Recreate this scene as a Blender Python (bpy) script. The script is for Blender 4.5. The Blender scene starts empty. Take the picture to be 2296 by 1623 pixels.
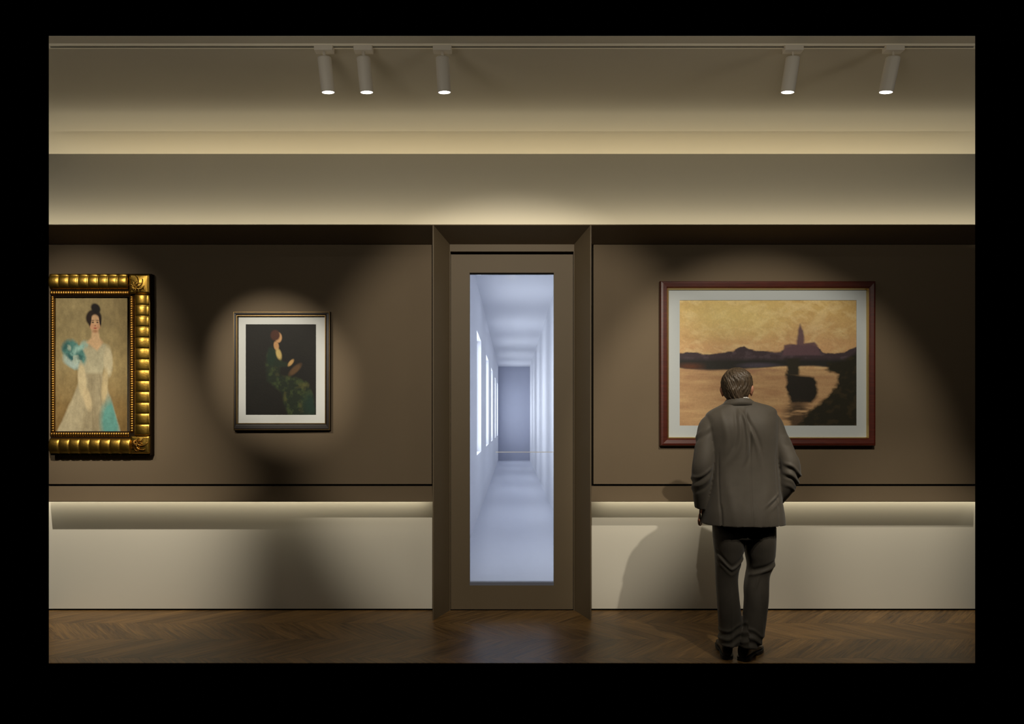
import bpy, bmesh, math, random
import numpy as np
from mathutils import Vector, Matrix, noise as mnoise

random.seed(7)
scene = bpy.context.scene
COL = scene.collection
PI = math.pi

# ------------------------------------------------------------------ camera
# x right, y away from the viewer, z up; the door stands in the plane y = 0
EYE, DIST, FPX = 1.45, 5.0, 1458.5
cam_d = bpy.data.cameras.new('camera'); cam = bpy.data.objects.new('camera', cam_d); COL.objects.link(cam)
cam.location = (0, -DIST, EYE); cam.rotation_euler = (PI/2, 0, 0)
cam_d.sensor_fit = 'HORIZONTAL'; cam_d.sensor_width = 36
cam_d.lens = FPX / 2296 * 36
cam_d.shift_y = (945 - 811.5) / 2296
cam_d.clip_start = 0.05; cam_d.clip_end = 100
scene.camera = cam

# ------------------------------------------------------------------ world, view
w = bpy.data.worlds.new('world'); scene.world = w; w.use_nodes = True
w.node_tree.nodes['Background'].inputs[0].default_value = (0, 0, 0, 1)
w.node_tree.nodes['Background'].inputs[1].default_value = 0.0
scene.view_settings.view_transform = 'Standard'
scene.view_settings.look = 'None'
scene.view_settings.exposure = 0.0
scene.view_settings.gamma = 1.0
scene.view_settings.use_curve_mapping = False

# ------------------------------------------------------------------ lights
def area_strip(name, x0, x1, y, z, width, direction, power, color):
    l = bpy.data.lights.new(name, 'AREA'); l.shape = 'RECTANGLE'
    l.size = x1 - x0; l.size_y = width; l.energy = power; l.color = color
    o = bpy.data.objects.new(name, l); COL.objects.link(o)
    o.location = ((x0+x1)/2, y, z)
    zz = -Vector(direction).normalized(); xx = Vector((1, 0, 0)); yy = zz.cross(xx)
    o.rotation_euler = Matrix((xx, yy, zz)).transposed().to_euler()
    return o
def spot(name, loc, target, half_deg, blend, power, color, radius=0.02):
    l = bpy.data.lights.new(name, 'SPOT'); l.energy = power; l.color = color
    l.spot_size = math.radians(2*half_deg); l.spot_blend = blend; l.shadow_soft_size = radius
    o = bpy.data.objects.new(name, l); COL.objects.link(o); o.location = loc
    o.rotation_euler = (Vector(target)-Vector(loc)).to_track_quat('-Z', 'Y').to_euler()
    return o
LED = (1.0, 0.90, 0.68); SPOTC = (1.0, 0.92, 0.78)
XE, XLT = 3.56, 4.3
area_strip('ceiling_cove_light', -XLT, XLT, 0.70, 3.14, 0.28, (0, -0.6, 1.0), 25, LED)
area_strip('fascia_cove_light', -XLT, XLT, -0.17, 2.905, 0.02, (0, 0.75, 1), 6.8, LED)
area_strip('ledge_light_left', -XLT, -0.64, -0.055, 0.905, 0.012, (0, 0.3, -1), 3.6, LED)
area_strip('ledge_light_right', 0.64, XLT, -0.055, 0.905, 0.012, (0, 0.3, -1), 3.6, LED)
spot('gallery_spot_portrait', (-3.6, -2.6, 3.5), (-3.30, 0, 1.98), 17, 0.9, 190, SPOTC)
spot('fill_spot_dado_left', (-1.9, -2.8, 3.6), (-3.35, 0, 0.5), 21, 1.0, 540, SPOTC)  # unseen extra spot, added only to brighten the left dado
spot('gallery_spot_small', (-2.7, -2.75, 3.3), (-1.80, 0, 1.86), 11.0, 0.75, 350, SPOTC)
spot('gallery_spot_door', (0.0, -4.5, 3.68), (0, 0, 1.56), 19.8, 0.5, 440, SPOTC)
spot('gallery_spot_right', (1.62, -2.95, 3.4), (1.88, 0, 1.28), 24.5, 0.45, 225, SPOTC)
spot('fill_spot_dado_right', (1.6, -3.0, 3.6), (3.25, 0, 0.15), 13, 0.9, 200, SPOTC)  # added fill for the right dado, no fixture of its own
spot('fill_spot_floor', (1.75, -3.3, 3.55), (1.55, -1.0, 0.15), 13, 0.9, 130, SPOTC)  # unseen fill added to lift the floor and the man's legs
for sx in (-3.3, -1.2, 1.2, 3.3):  # soft ambient fill added for ceiling and fixtures, not actual lamps
    l = bpy.data.lights.new('ambient_fill', 'POINT'); l.energy = 11.5; l.color = SPOTC; l.shadow_soft_size = 0.25
    o = bpy.data.objects.new('ambient_fill', l); COL.objects.link(o); o.location = (sx, -2.4, 3.0)

# ------------------------------------------------------------------ helpers
def P(px, py, r=1.0):
    return Vector(((px-1148)/291.7*r, (r-1)*DIST, EYE-(py-945)/291.7*r))
def s2l(c):
    c = np.asarray(c, float)/255.0
    return np.where(c <= 0.04045, c/12.92, ((c+0.055)/1.055)**2.4)
def lin(r, g, b):
    v = s2l((r, g, b)); return (float(v[0]), float(v[1]), float(v[2]), 1)

def mat(name, color, rough=0.6, metal=0.0, noise_amt=0.0, noise_scale=8, bump=0.0, bump_scale=60,
        stretch=(1, 1, 1), spec=0.5, sheen=0.0):
    m = bpy.data.materials.new(name); m.use_nodes = True
    nt = m.node_tree; b = nt.nodes['Principled BSDF']
    b.inputs['Roughness'].default_value = rough; b.inputs['Metallic'].default_value = metal
    b.inputs['Specular IOR Level'].default_value = spec
    if sheen: b.inputs['Sheen Weight'].default_value = sheen
    col = tuple(color[:3]) + (1,)
    b.inputs['Base Color'].default_value = col
    if noise_amt or bump:
        tc = nt.nodes.new('ShaderNodeTexCoord'); mp = nt.nodes.new('ShaderNodeMapping')
        mp.inputs['Scale'].default_value = stretch
        nt.links.new(tc.outputs['Object'], mp.inputs['Vector'])
    if noise_amt:
        n = nt.nodes.new('ShaderNodeTexNoise'); n.inputs['Scale'].default_value = noise_scale
        n.inputs['Detail'].default_value = 6
        nt.links.new(mp.outputs[0], n.inputs['Vector'])
        r = nt.nodes.new('ShaderNodeValToRGB')
        r.color_ramp.elements[0].position = 0.25; r.color_ramp.elements[1].position = 0.75
        r.color_ramp.elements[0].color = tuple(c*(1-noise_amt) for c in col[:3]) + (1,)
        r.color_ramp.elements[1].color = tuple(min(1, c*(1+noise_amt)) for c in col[:3]) + (1,)
        nt.links.new(n.outputs['Fac'], r.inputs[0]); nt.links.new(r.outputs[0], b.inputs['Base Color'])
    if bump:
        n2 = nt.nodes.new('ShaderNodeTexNoise'); n2.inputs['Scale'].default_value = bump_scale
        n2.inputs['Detail'].default_value = 5
        nt.links.new(mp.outputs[0], n2.inputs['Vector'])
        bp = nt.nodes.new('ShaderNodeBump'); bp.inputs['Strength'].default_value = bump
        bp.inputs['Distance'].default_value = 0.01
        nt.links.new(n2.outputs['Fac'], bp.inputs['Height']); nt.links.new(bp.outputs[0], b.inputs['Normal'])
    return m
def emis(name, color, strength):
    m = bpy.data.materials.new(name); m.use_nodes = True; nt = m.node_tree
    nt.nodes.remove(nt.nodes['Principled BSDF'])
    e = nt.nodes.new('ShaderNodeEmission'); e.inputs[0].default_value = tuple(color)+(1,)
    e.inputs[1].default_value = strength
    nt.links.new(e.outputs[0], nt.nodes['Material Output'].inputs[0])
    return m

M = {}
M['plaster'] = mat('warm_white_plaster', (0.62, 0.57, 0.46), 0.85, noise_amt=0.02, noise_scale=1.2, bump=0.02, bump_scale=40, spec=0.2)
M['dado'] = mat('dado_white_paint', (0.66, 0.62, 0.52), 0.7, noise_amt=0.015, noise_scale=1.5, spec=0.25)
M['taupe'] = mat('taupe_panel', (0.150, 0.110, 0.067), 0.75, noise_amt=0.04, noise_scale=2.0, bump=0.03, bump_scale=200, spec=0.25)
M['taupe_metal'] = mat('bronze_portal', (0.130, 0.095, 0.054), 0.6, noise_amt=0.03, noise_scale=3, spec=0.35)
M['gapblack'] = mat('shadow_gap_black', (0.006, 0.005, 0.004), 0.9, spec=0.1)
M['white'] = mat('corridor_white', (0.74, 0.75, 0.80), 0.7, noise_amt=0.01, spec=0.2)
M['corrfloor'] = mat('corridor_floor_paint', (0.60, 0.62, 0.70), 0.35, noise_amt=0.02, spec=0.4)
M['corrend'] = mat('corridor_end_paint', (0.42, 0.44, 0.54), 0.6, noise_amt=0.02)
M['pane_lit'] = emis('daylight_pane', (0.88, 0.92, 1.0), 3.7)
M['fixture'] = mat('fixture_grey_enamel', (0.74, 0.68, 0.58), 0.5, noise_amt=0.01)
M['track'] = mat('track_white_enamel', (0.86, 0.80, 0.66), 0.4, noise_amt=0.01)
M['lens'] = emis('lamp_lens', (1.0, 0.97, 0.95), 14)
M['mat_board'] = mat('mat_board', (0.47, 0.50, 0.50), 0.85, noise_amt=0.01, noise_scale=50, spec=0.2)
M['gold'] = mat('gilded_wood', (0.55, 0.33, 0.06), 0.36, 1.0, noise_amt=0.22, noise_scale=14, bump=0.08, bump_scale=70)
M['gold_dark'] = mat('antique_gilding', (0.34, 0.17, 0.035), 0.36, 1.0, noise_amt=0.3, noise_scale=20, bump=0.1, bump_scale=90)
M['gold_line'] = mat('gold_line', (0.62, 0.46, 0.20), 0.3, 0.9, noise_amt=0.05)
M['gold_dim'] = mat('worn_gold_line', (0.20, 0.13, 0.05), 0.4, 0.8, noise_amt=0.05)
M['frame_side'] = mat('frame_side_dark', (0.014, 0.008, 0.004), 0.9, noise_amt=0.1, spec=0.05)
M['frame_black'] = mat('frame_dark_wood', (0.014, 0.008, 0.005), 0.45, noise_amt=0.25, noise_scale=9, stretch=(1, 1, 8))
M['mahogany'] = mat('mahogany', (0.070, 0.011, 0.005), 0.4, noise_amt=0.3, noise_scale=12, stretch=(1, 1, 8))
M['suit'] = mat('suit_wool', (0.080, 0.067, 0.051), 0.62, noise_amt=0.07, noise_scale=18, bump=0.12, bump_scale=420, spec=0.3, sheen=0.12)
M['trouser'] = mat('trouser_wool', (0.066, 0.056, 0.043), 0.55, noise_amt=0.10, noise_scale=18, bump=0.12, bump_scale=420, spec=0.3, sheen=0.1)
M['shoe'] = mat('shoe_leather', (0.030, 0.026, 0.022), 0.28, noise_amt=0.2, noise_scale=30, bump=0.03)
M['sole'] = mat('shoe_sole', (0.012, 0.011, 0.010), 0.6, noise_amt=0.1)
M['skin'] = mat('skin', (0.50, 0.22, 0.13), 0.5, noise_amt=0.12, noise_scale=30, bump=0.05, bump_scale=150)
M['shirt'] = mat('shirt_cotton', (0.62, 0.60, 0.56), 0.8, noise_amt=0.02)
M['hair'] = mat('hair_brown_grey', (0.080, 0.054, 0.032), 0.45, noise_amt=0.5, noise_scale=26, bump=0.5, bump_scale=45, stretch=(3.2, 2.2, 0.7))
M['eye'] = mat('eye_white', (0.7, 0.68, 0.65), 0.3, noise_amt=0.02)

def floor_mat():
    m = bpy.data.materials.new('oak_chevron_floor'); m.use_nodes = True; nt = m.node_tree
    b = nt.nodes['Principled BSDF']; N = nt.nodes; L = nt.links
    def mth(op, a, bb=None, c=None):
        n = N.new('ShaderNodeMath'); n.operation = op
        for i, v in enumerate((a, bb, c)):
            if v is None: continue
            if isinstance(v, (int, float)): n.inputs[i].default_value = v
            else: L.new(v, n.inputs[i])
        return n.outputs[0]
    tc = N.new('ShaderNodeTexCoord'); sp = N.new('ShaderNodeSeparateXYZ'); L.new(tc.outputs['Object'], sp.inputs[0])
    x, y = sp.outputs[0], sp.outputs[1]
    v = mth('DIVIDE', mth('ADD', y, 0.665), 0.345)
    row = mth('FLOOR', v); t = mth('FRACT', v)
    par = mth('FLOORED_MODULO', row, 2.0)
    sign = mth('SUBTRACT', 1.0, mth('MULTIPLY', par, 2.0))
    s = mth('ADD', x, mth('MULTIPLY', sign, y)); q = mth('SUBTRACT', x, mth('MULTIPLY', sign, y))
    sd = mth('DIVIDE', s, 0.127); pid = mth('FLOOR', sd); pf = mth('FRACT', sd)
    wn = N.new('ShaderNodeTexWhiteNoise'); wn.noise_dimensions = '2D'
    cb = N.new('ShaderNodeCombineXYZ'); L.new(pid, cb.inputs[0]); L.new(row, cb.inputs[1]); L.new(cb.outputs[0], wn.inputs['Vector'])
    cg = N.new('ShaderNodeCombineXYZ'); L.new(mth('MULTIPLY', s, 38.0), cg.inputs[0]); L.new(mth('MULTIPLY', q, 2.4), cg.inputs[1])
    L.new(mth('MULTIPLY', wn.outputs['Value'], 40.0), cg.inputs[2])
    gn = N.new('ShaderNodeTexNoise'); gn.inputs['Scale'].default_value = 1.0; gn.inputs['Detail'].default_value = 7
    gn.inputs['Distortion'].default_value = 1.2; L.new(cg.outputs[0], gn.inputs['Vector'])
    val = mth('ADD', mth('MULTIPLY', gn.outputs['Fac'], 0.85), mth('MULTIPLY', wn.outputs['Value'], 0.16))
    rp = N.new('ShaderNodeValToRGB'); L.new(val, rp.inputs[0])
    rp.color_ramp.elements[0].position = 0.25; rp.color_ramp.elements[0].color = (0.034, 0.017, 0.006, 1)
    rp.color_ramp.elements[1].position = 0.78; rp.color_ramp.elements[1].color = (0.250, 0.140, 0.048, 1)
    e1 = mth('MINIMUM', pf, mth('SUBTRACT', 1.0, pf)); e2 = mth('MULTIPLY', mth('MINIMUM', t, mth('SUBTRACT', 1.0, t)), 2.7)
    seam = mth('LESS_THAN', mth('MINIMUM', e1, e2), 0.012)
    mx = N.new('ShaderNodeMix'); mx.data_type = 'RGBA'; L.new(mth('MULTIPLY', seam, 0.6), mx.inputs[0])
    L.new(rp.outputs[0], mx.inputs[6]); mx.inputs[7].default_value = (0.02, 0.012, 0.006, 1)
    L.new(mx.outputs[2], b.inputs['Base Color'])
    rr = N.new('ShaderNodeMapRange'); L.new(gn.outputs['Fac'], rr.inputs[0]); rr.inputs[3].default_value = 0.30; rr.inputs[4].default_value = 0.46
    L.new(rr.outputs[0], b.inputs['Roughness']); b.inputs['Specular IOR Level'].default_value = 0.34
    bp = N.new('ShaderNodeBump'); bp.inputs['Strength'].default_value = 0.35; bp.inputs['Distance'].default_value = 0.004
    L.new(mth('SUBTRACT', gn.outputs['Fac'], seam), bp.inputs['Height']); L.new(bp.outputs[0], b.inputs['Normal'])
    return m
M['floor'] = floor_mat()

def glass_mat():
    m = bpy.data.materials.new('clear_glass'); m.use_nodes = True; nt = m.node_tree
    nt.nodes.remove(nt.nodes['Principled BSDF'])
    t = nt.nodes.new('ShaderNodeBsdfTransparent'); t.inputs[0].default_value = (0.95, 0.97, 0.98, 1)
    g = nt.nodes.new('ShaderNodeBsdfGlossy'); g.inputs['Roughness'].default_value = 0.02
    f = nt.nodes.new('ShaderNodeFresnel'); f.inputs[0].default_value = 1.45
    x = nt.nodes.new('ShaderNodeMixShader')
    nt.links.new(f.outputs[0], x.inputs[0]); nt.links.new(t.outputs[0], x.inputs[1]); nt.links.new(g.outputs[0], x.inputs[2])
    nt.links.new(x.outputs[0], nt.nodes['Material Output'].inputs[0])
    return m
M['glass'] = glass_mat()

def art_mat(name):
    m = bpy.data.materials.new(name); m.use_nodes = True; nt = m.node_tree; b = nt.nodes['Principled BSDF']
    a = nt.nodes.new('ShaderNodeVertexColor'); a.layer_name = 'paint'
    tc = nt.nodes.new('ShaderNodeTexCoord'); n = nt.nodes.new('ShaderNodeTexNoise')
    n.inputs['Scale'].default_value = 60; n.inputs['Detail'].default_value = 6; n.inputs['Distortion'].default_value = 1.0
    nt.links.new(tc.outputs['Object'], n.inputs['Vector'])
    mr = nt.nodes.new('ShaderNodeMapRange'); nt.links.new(n.outputs['Fac'], mr.inputs[0])
    mr.inputs[3].default_value = 0.8; mr.inputs[4].default_value = 1.2
    vm = nt.nodes.new('ShaderNodeVectorMath'); vm.operation = 'SCALE'
    nt.links.new(a.outputs[0], vm.inputs[0]); nt.links.new(mr.outputs[0], vm.inputs['Scale'])
    nt.links.new(vm.outputs[0], b.inputs['Base Color'])
    bp = nt.nodes.new('ShaderNodeBump'); bp.inputs['Strength'].default_value = 0.15; bp.inputs['Distance'].default_value = 0.003
    nt.links.new(n.outputs['Fac'], bp.inputs['Height']); nt.links.new(bp.outputs[0], b.inputs['Normal'])
    b.inputs['Roughness'].default_value = 0.6; b.inputs['Specular IOR Level'].default_value = 0.25
    return m

def obj(name, bm, material, parent=None, smooth=False):
    me = bpy.data.meshes.new(name); bmesh.ops.recalc_face_normals(bm, faces=bm.faces[:]); bm.to_mesh(me); bm.free()
    o = bpy.data.objects.new(name, me); COL.objects.link(o)
    if material: me.materials.append(material)
    if parent: o.parent = parent
    if smooth: me.polygons.foreach_set('use_smooth', [True]*len(me.polygons))
    return o
def thing(name, label, cat, loc=(0, 0, 0), group=None, kind=None):
    o = bpy.data.objects.new(name, None); COL.objects.link(o); o.location = loc; o.empty_display_size = 0.1
    if label: o['label'] = label
    if cat: o['category'] = cat
    if group: o['group'] = group
    if kind: o['kind'] = kind
    return o
def struct(o, label=None, cat=None):
    o['kind'] = 'structure'
    if label: o['label'] = label
    if cat: o['category'] = cat
    return o
def box(bm, x0, x1, y0, y1, z0, z1):
    vs = [bm.verts.new((x, y, z)) for x in (x0, x1) for y in (y0, y1) for z in (z0, z1)]
    for f in ((0, 1, 3, 2), (4, 6, 7, 5), (0, 4, 5, 1), (2, 3, 7, 6), (0, 2, 6, 4), (1, 5, 7, 3)):
        bm.faces.new([vs[i] for i in f])
    return vs
def trim_ends(bm):
    """the room is modelled only as far sideways as the photograph shows it"""
    for s_ in (-1, 1):
        bmesh.ops.bisect_plane(bm, geom=bm.verts[:]+bm.edges[:]+bm.faces[:], plane_co=(0, -DIST, 0), plane_no=(s_*DIST, -XE, 0), clear_outer=True)
        bmesh.ops.holes_fill(bm, edges=[e for e in bm.edges if e.is_boundary], sides=0)
def prism_x(bm, prof, x0, x1):              # a profile in (y, z) run along x
    a = [bm.verts.new((x0, y, z)) for y, z in prof]; b = [bm.verts.new((x1, y, z)) for y, z in prof]
    n = len(prof)
    for i in range(n): bm.faces.new((a[i], a[(i+1) % n], b[(i+1) % n], b[i]))
    bm.faces.new(a); bm.faces.new(b[::-1])
def prism_z(bm, prof, z0, z1s):             # a plan in (x, y) run upwards, top heights per vertex
    a = [bm.verts.new((x, y, z0)) for x, y in prof]; b = [bm.verts.new((p[0], p[1], z)) for p, z in zip(prof, z1s)]
    n = len(prof)
    for i in range(n): bm.faces.new((a[i], a[(i+1) % n], b[(i+1) % n], b[i]))
    bm.faces.new(a); bm.faces.new(b[::-1])
def cyl(bm, p0, p1, r0, r1=None, n=24, caps=True):
    r1 = r0 if r1 is None else r1
    p0 = Vector(p0); p1 = Vector(p1); d = (p1-p0).normalized()
    u = d.orthogonal().normalized(); v = d.cross(u)
    A = [bm.verts.new(p0+u*math.cos(2*PI*i/n)*r0+v*math.sin(2*PI*i/n)*r0) for i in range(n)]
    B = [bm.verts.new(p1+u*math.cos(2*PI*i/n)*r1+v*math.sin(2*PI*i/n)*r1) for i in range(n)]
    for i in range(n): bm.faces.new((A[i], A[(i+1) % n], B[(i+1) % n], B[i]))
    if caps: bm.faces.new(A[::-1]); bm.faces.new(B)
def bevel(o, w_, seg=2):
    m = o.modifiers.new('bevel', 'BEVEL'); m.width = w_; m.segments = seg; m.limit_method = 'ANGLE'

# ------------------------------------------------------------------ the gallery shell
XW = 4.4
bm = bmesh.new(); box(bm, -XW, XW, -1.092, 0.0, -0.004, 0.0); trim_ends(bm)
struct(obj('floor', bm, M['floor']), 'dark oak chevron parquet floor of the gallery', 'floor')
bm = bmesh.new(); box(bm, -XW, XW, -1.2175, 1.00, 3.688, 3.692); trim_ends(bm)
struct(obj('ceiling', bm, M['plaster']), 'warm white gallery ceiling behind the track', 'ceiling')
for side, s in (('left', -1), ('right', 1)):
    xa, xb = sorted((s*XW, s*0.60))
    bm = bmesh.new(); box(bm, xa, xb, 0.055, 0.25, 0.0, 2.80); trim_ends(bm)
    struct(obj('wall_'+side, bm, M['gapblack']), 'dark backing wall behind the %s panels' % side, 'wall')
k = 0
def trim(name, bm, m, label, cat):
    trim_ends(bm); return struct(obj(name, bm, m), label, cat)
for s in (-1, 1):
    side = 'left' if s < 0 else 'right'
    xa, xb = sorted((s*XW, s*0.603))
    k += 1; bm = bmesh.new(); box(bm, xa, xb, 0.0, 0.05, 0.012, 0.93)
    trim('trim_%d' % k, bm, M['dado'], 'off white dado panel %s of the door' % side, 'wall panel')
    bm = bmesh.new(); box(bm, xa, xb, 0.006, 0.05, 0.0, 0.012)
    trim('baseboard_'+side, bm, M['gapblack'], 'thin dark shadow gap strip under the %s dado' % side, 'baseboard')
    # ledge, hollow below where the light strip sits
    xa, xb = sorted((s*XW, s*0.583))
    k += 1; bm = bmesh.new()
    prism_x(bm, [(0.05, 0.953), (0.0, 0.953), (-0.225, 0.868), (-0.225, 0.861), (-0.212, 0.861), (0.0, 0.941), (0.05, 0.941)], xa, xb)
    trim('trim_%d' % k, bm, M['taupe'], 'sloping brown ledge above the %s dado' % side, 'ledge')
    # picture panel
    xa, xb = sorted((s*XW, -0.617 if s < 0 else 0.627))
    k += 1; bm = bmesh.new(); box(bm, xa, xb, 0.0, 0.05, 0.970, 2.809)
    trim('trim_%d' % k, bm, M['taupe'], 'brown picture panel %s of the door' % side, 'wall panel')
# head running over panels and door, with an upward light trough on top
k += 1; bm = bmesh.new()
prism_x(bm, [(-0.25, 2.883), (0.0, 2.812), (0.30, 2.812), (0.30, 2.889), (-0.25, 2.889)], -XW, XW)
trim('trim_%d' % k, bm, M['taupe'], 'sloping brown soffit over the panels and the door', 'soffit')
k += 1; bm = bmesh.new()
prism_x(bm, [(-0.03, 2.889), (0.20, 2.889), (0.20, 3.02), (1.00, 3.02), (1.00, 3.688), (0.92, 3.688), (0.92, 3.08), (0.0, 3.08), (0.0, 3.4945), (-0.03, 3.4945)], -XW, XW)
trim('trim_%d' % k, bm, M['plaster'], 'off white fascia band between the soffit and the ceiling cove', 'fascia')

# ------------------------------------------------------------------ door portal and door
door = thing('door_1', 'tall brown door with a full height glass pane in a splayed portal', 'door', (0, 0, 0), kind='structure')
for s in (-1, 1):
    bm = bmesh.new()
    pl = [(s*0.5715, -0.25), (s*0.5797, -0.25), (s*0.598, 0.08), (s*0.48, 0.08), (s*0.478, 0.0)]
    prism_z(bm, pl, 0.0, [2.8825, 2.8825, 2.8115, 2.8115, 2.8115])
    obj('jamb', bm, M['taupe_metal'], door)
bm = bmesh.new()
box(bm, -0.478, 0.478, 0.0, 0.06, 2.757, 2.8115)
obj('header', bm, M['taupe_metal'], door)
bm = bmesh.new()
for s in (-1, 1):
    xa, xb = sorted((s*0.4785, s*0.4735)); box(bm, xa, xb, -0.004, 0.06, 0.0, 2.757)
obj('door_frame', bm, M['taupe_metal'], door)
bm = bmesh.new(); box(bm, -0.4735, 0.4735, 0.052, 0.075, 0.0, 2.757)

bm.free(); bm = bmesh.new()
box(bm, -0.4735, 0.4735, 0.055, 0.075, 2.60, 2.757); box(bm, -0.4735, -0.34, 0.055, 0.075, 0, 2.6)
box(bm, 0.34, 0.4735, 0.055, 0.075, 0, 2.6); box(bm, -0.34, 0.34, 0.055, 0.075, 0, 0.18)
obj('rebate', bm, M['gapblack'], door)
GX0, GX1, GZ0, GZ1 = -0.3257, 0.3222, 0.188, 2.595
leaf = bmesh.new()
o_ = [(-0.4705, 0.006), (0.4695, 0.006), (0.4695, 2.735), (-0.4705, 2.735)]
i_ = [(GX0, GZ0), (GX1, GZ0), (GX1, GZ1), (GX0, GZ1)]
def ringprism(bm, out, inn, y0, y1):
    V = [[bm.verts.new((x, y, z)) for x, z in q] for y in (y0, y1) for q in (out, inn)]
    of, if_, ob, ib = V
    for i in range(4):
        j = (i+1) % 4
        bm.faces.new((of[i], of[j], if_[j], if_[i])); bm.faces.new((ob[j], ob[i], ib[i], ib[j]))
        bm.faces.new((of[j], of[i], ob[i], ob[j])); bm.faces.new((if_[i], if_[j], ib[j], ib[i]))
ringprism(leaf, o_, i_, 0.004, 0.052)
lf = obj('door_leaf', leaf, M['taupe_metal'], door)
bm = bmesh.new()
box(bm, GX0, GX1, 0.012, 0.050, GZ0, GZ0+0.0245)
b_ = obj('glazing_strip', bm, mat('grey_blue_bead', (0.16, 0.17, 0.22), 0.4, noise_amt=0.02), lf); b_['label'] = 'blue grey bead along the foot of the glass'
bm = bmesh.new(); box(bm, GX0, GX1, 0.012, 0.030, GZ1-0.010, GZ1)
obj('glazing_strip', bm, M['gapblack'], lf)  # black strip in place of the reveal's shadow along the glass top
bm = bmesh.new(); box(bm, GX0, GX1, 0.034, 0.042, GZ0+0.0245, GZ1-0.01)
g = obj('glass_pane', bm, M['glass'], lf); g['label'] = 'clear glass pane'
bm = bmesh.new(); z = P(0, 1013.5, 1.0066).z; box(bm, P(1111, 0).x, GX1, 0.0315, 0.0338, z-0.0028, z+0.0028)  # white strip added to imitate a reflection in the pane
gl = obj('glass_line', bm, mat('reflection_white', (0.9, 0.9, 0.92), 0.5, noise_amt=0.01), lf); gl['label'] = 'thin white strip standing in for a reflection in the glass'

# ------------------------------------------------------------------ corridor beyond the door
CX0, CX1, CZ, CY = -0.516, 0.667, 3.50, 19.3
rs = [(1.25, 1.52), (1.905, 2.18), (2.59, 2.87), (3.22, 3.48), (3.90, 4.12), (4.45, 4.74)]
WZ0, WZ1 = 0.954, 2.79
ys = [((a-1)*DIST, (b-1)*DIST) for a, b in rs]
bm = bmesh.new(); yy = 1.02
box(bm, CX0-0.25, CX0, 0.10, 1.02, 0, 3.0)
for a, b in ys:
    box(bm, CX0-0.25, CX0, yy, a, 0, CZ); box(bm, CX0-0.25, CX0, a, b, 0, WZ0); box(bm, CX0-0.25, CX0, a, b, WZ1, CZ); yy = b
box(bm, CX0-0.25, CX0, yy, CY, 0, CZ)
struct(obj('wall_corridor_left', bm, M['white']), 'white corridor wall with tall bright windows', 'wall')
bm = bmesh.new(); box(bm, CX1, CX1+0.2, 1.02, CY, 0, CZ); box(bm, CX1, CX1+0.2, 0.10, 1.02, 0, 3.0)
struct(obj('wall_corridor_right', bm, M['white']), 'plain white corridor wall opposite the windows', 'wall')
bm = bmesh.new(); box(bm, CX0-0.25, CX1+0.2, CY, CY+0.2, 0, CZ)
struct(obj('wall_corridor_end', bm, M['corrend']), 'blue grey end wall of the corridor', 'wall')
bm = bmesh.new(); box(bm, CX0-0.25, CX1+0.2, 0.08, CY+0.2, -0.12, 0.0)
struct(obj('floor_corridor', bm, M['corrfloor']), 'pale smooth corridor floor beyond the glass door', 'floor')
bm = bmesh.new(); box(bm, CX0-0.25, CX1+0.2, 1.02, CY+0.2, CZ, CZ+0.15)
struct(obj('ceiling_corridor', bm, M['white']), 'white corridor ceiling beyond the glass door', 'ceiling')
bm = bmesh.new(); box(bm, CX0-0.25, CX1+0.2, 0.31, 1.02, 2.95, 3.0)
struct(obj('trim_20', bm, M['white']), 'lowered white ceiling just inside the corridor', 'ceiling')
for i, (a, b) in enumerate(ys):
    t = thing('window_%d' % (i+1), 'tall bright corridor window, number %d from the door' % (i+1), 'window', (CX0-0.10, (a+b)/2, WZ0), kind='structure')
    h = (b-a)/2; H = WZ1-WZ0
    bm = bmesh.new(); box(bm, -0.02, 0.0, -h+0.03, h-0.03, 0.03, H-0.03)
    p = obj('pane', bm, M['pane_lit'], t)
    bm = bmesh.new()
    for z0, z1, y0, y1 in ((0, 0.03, -h, h), (H-0.03, H, -h, h), (0.03, H-0.03, -h, -h+0.03), (0.03, H-0.03, h-0.03, h)):
        box(bm, -0.03, 0.02, y0, y1, z0, z1)
    obj('window_frame', bm, M['white'], t)

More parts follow.
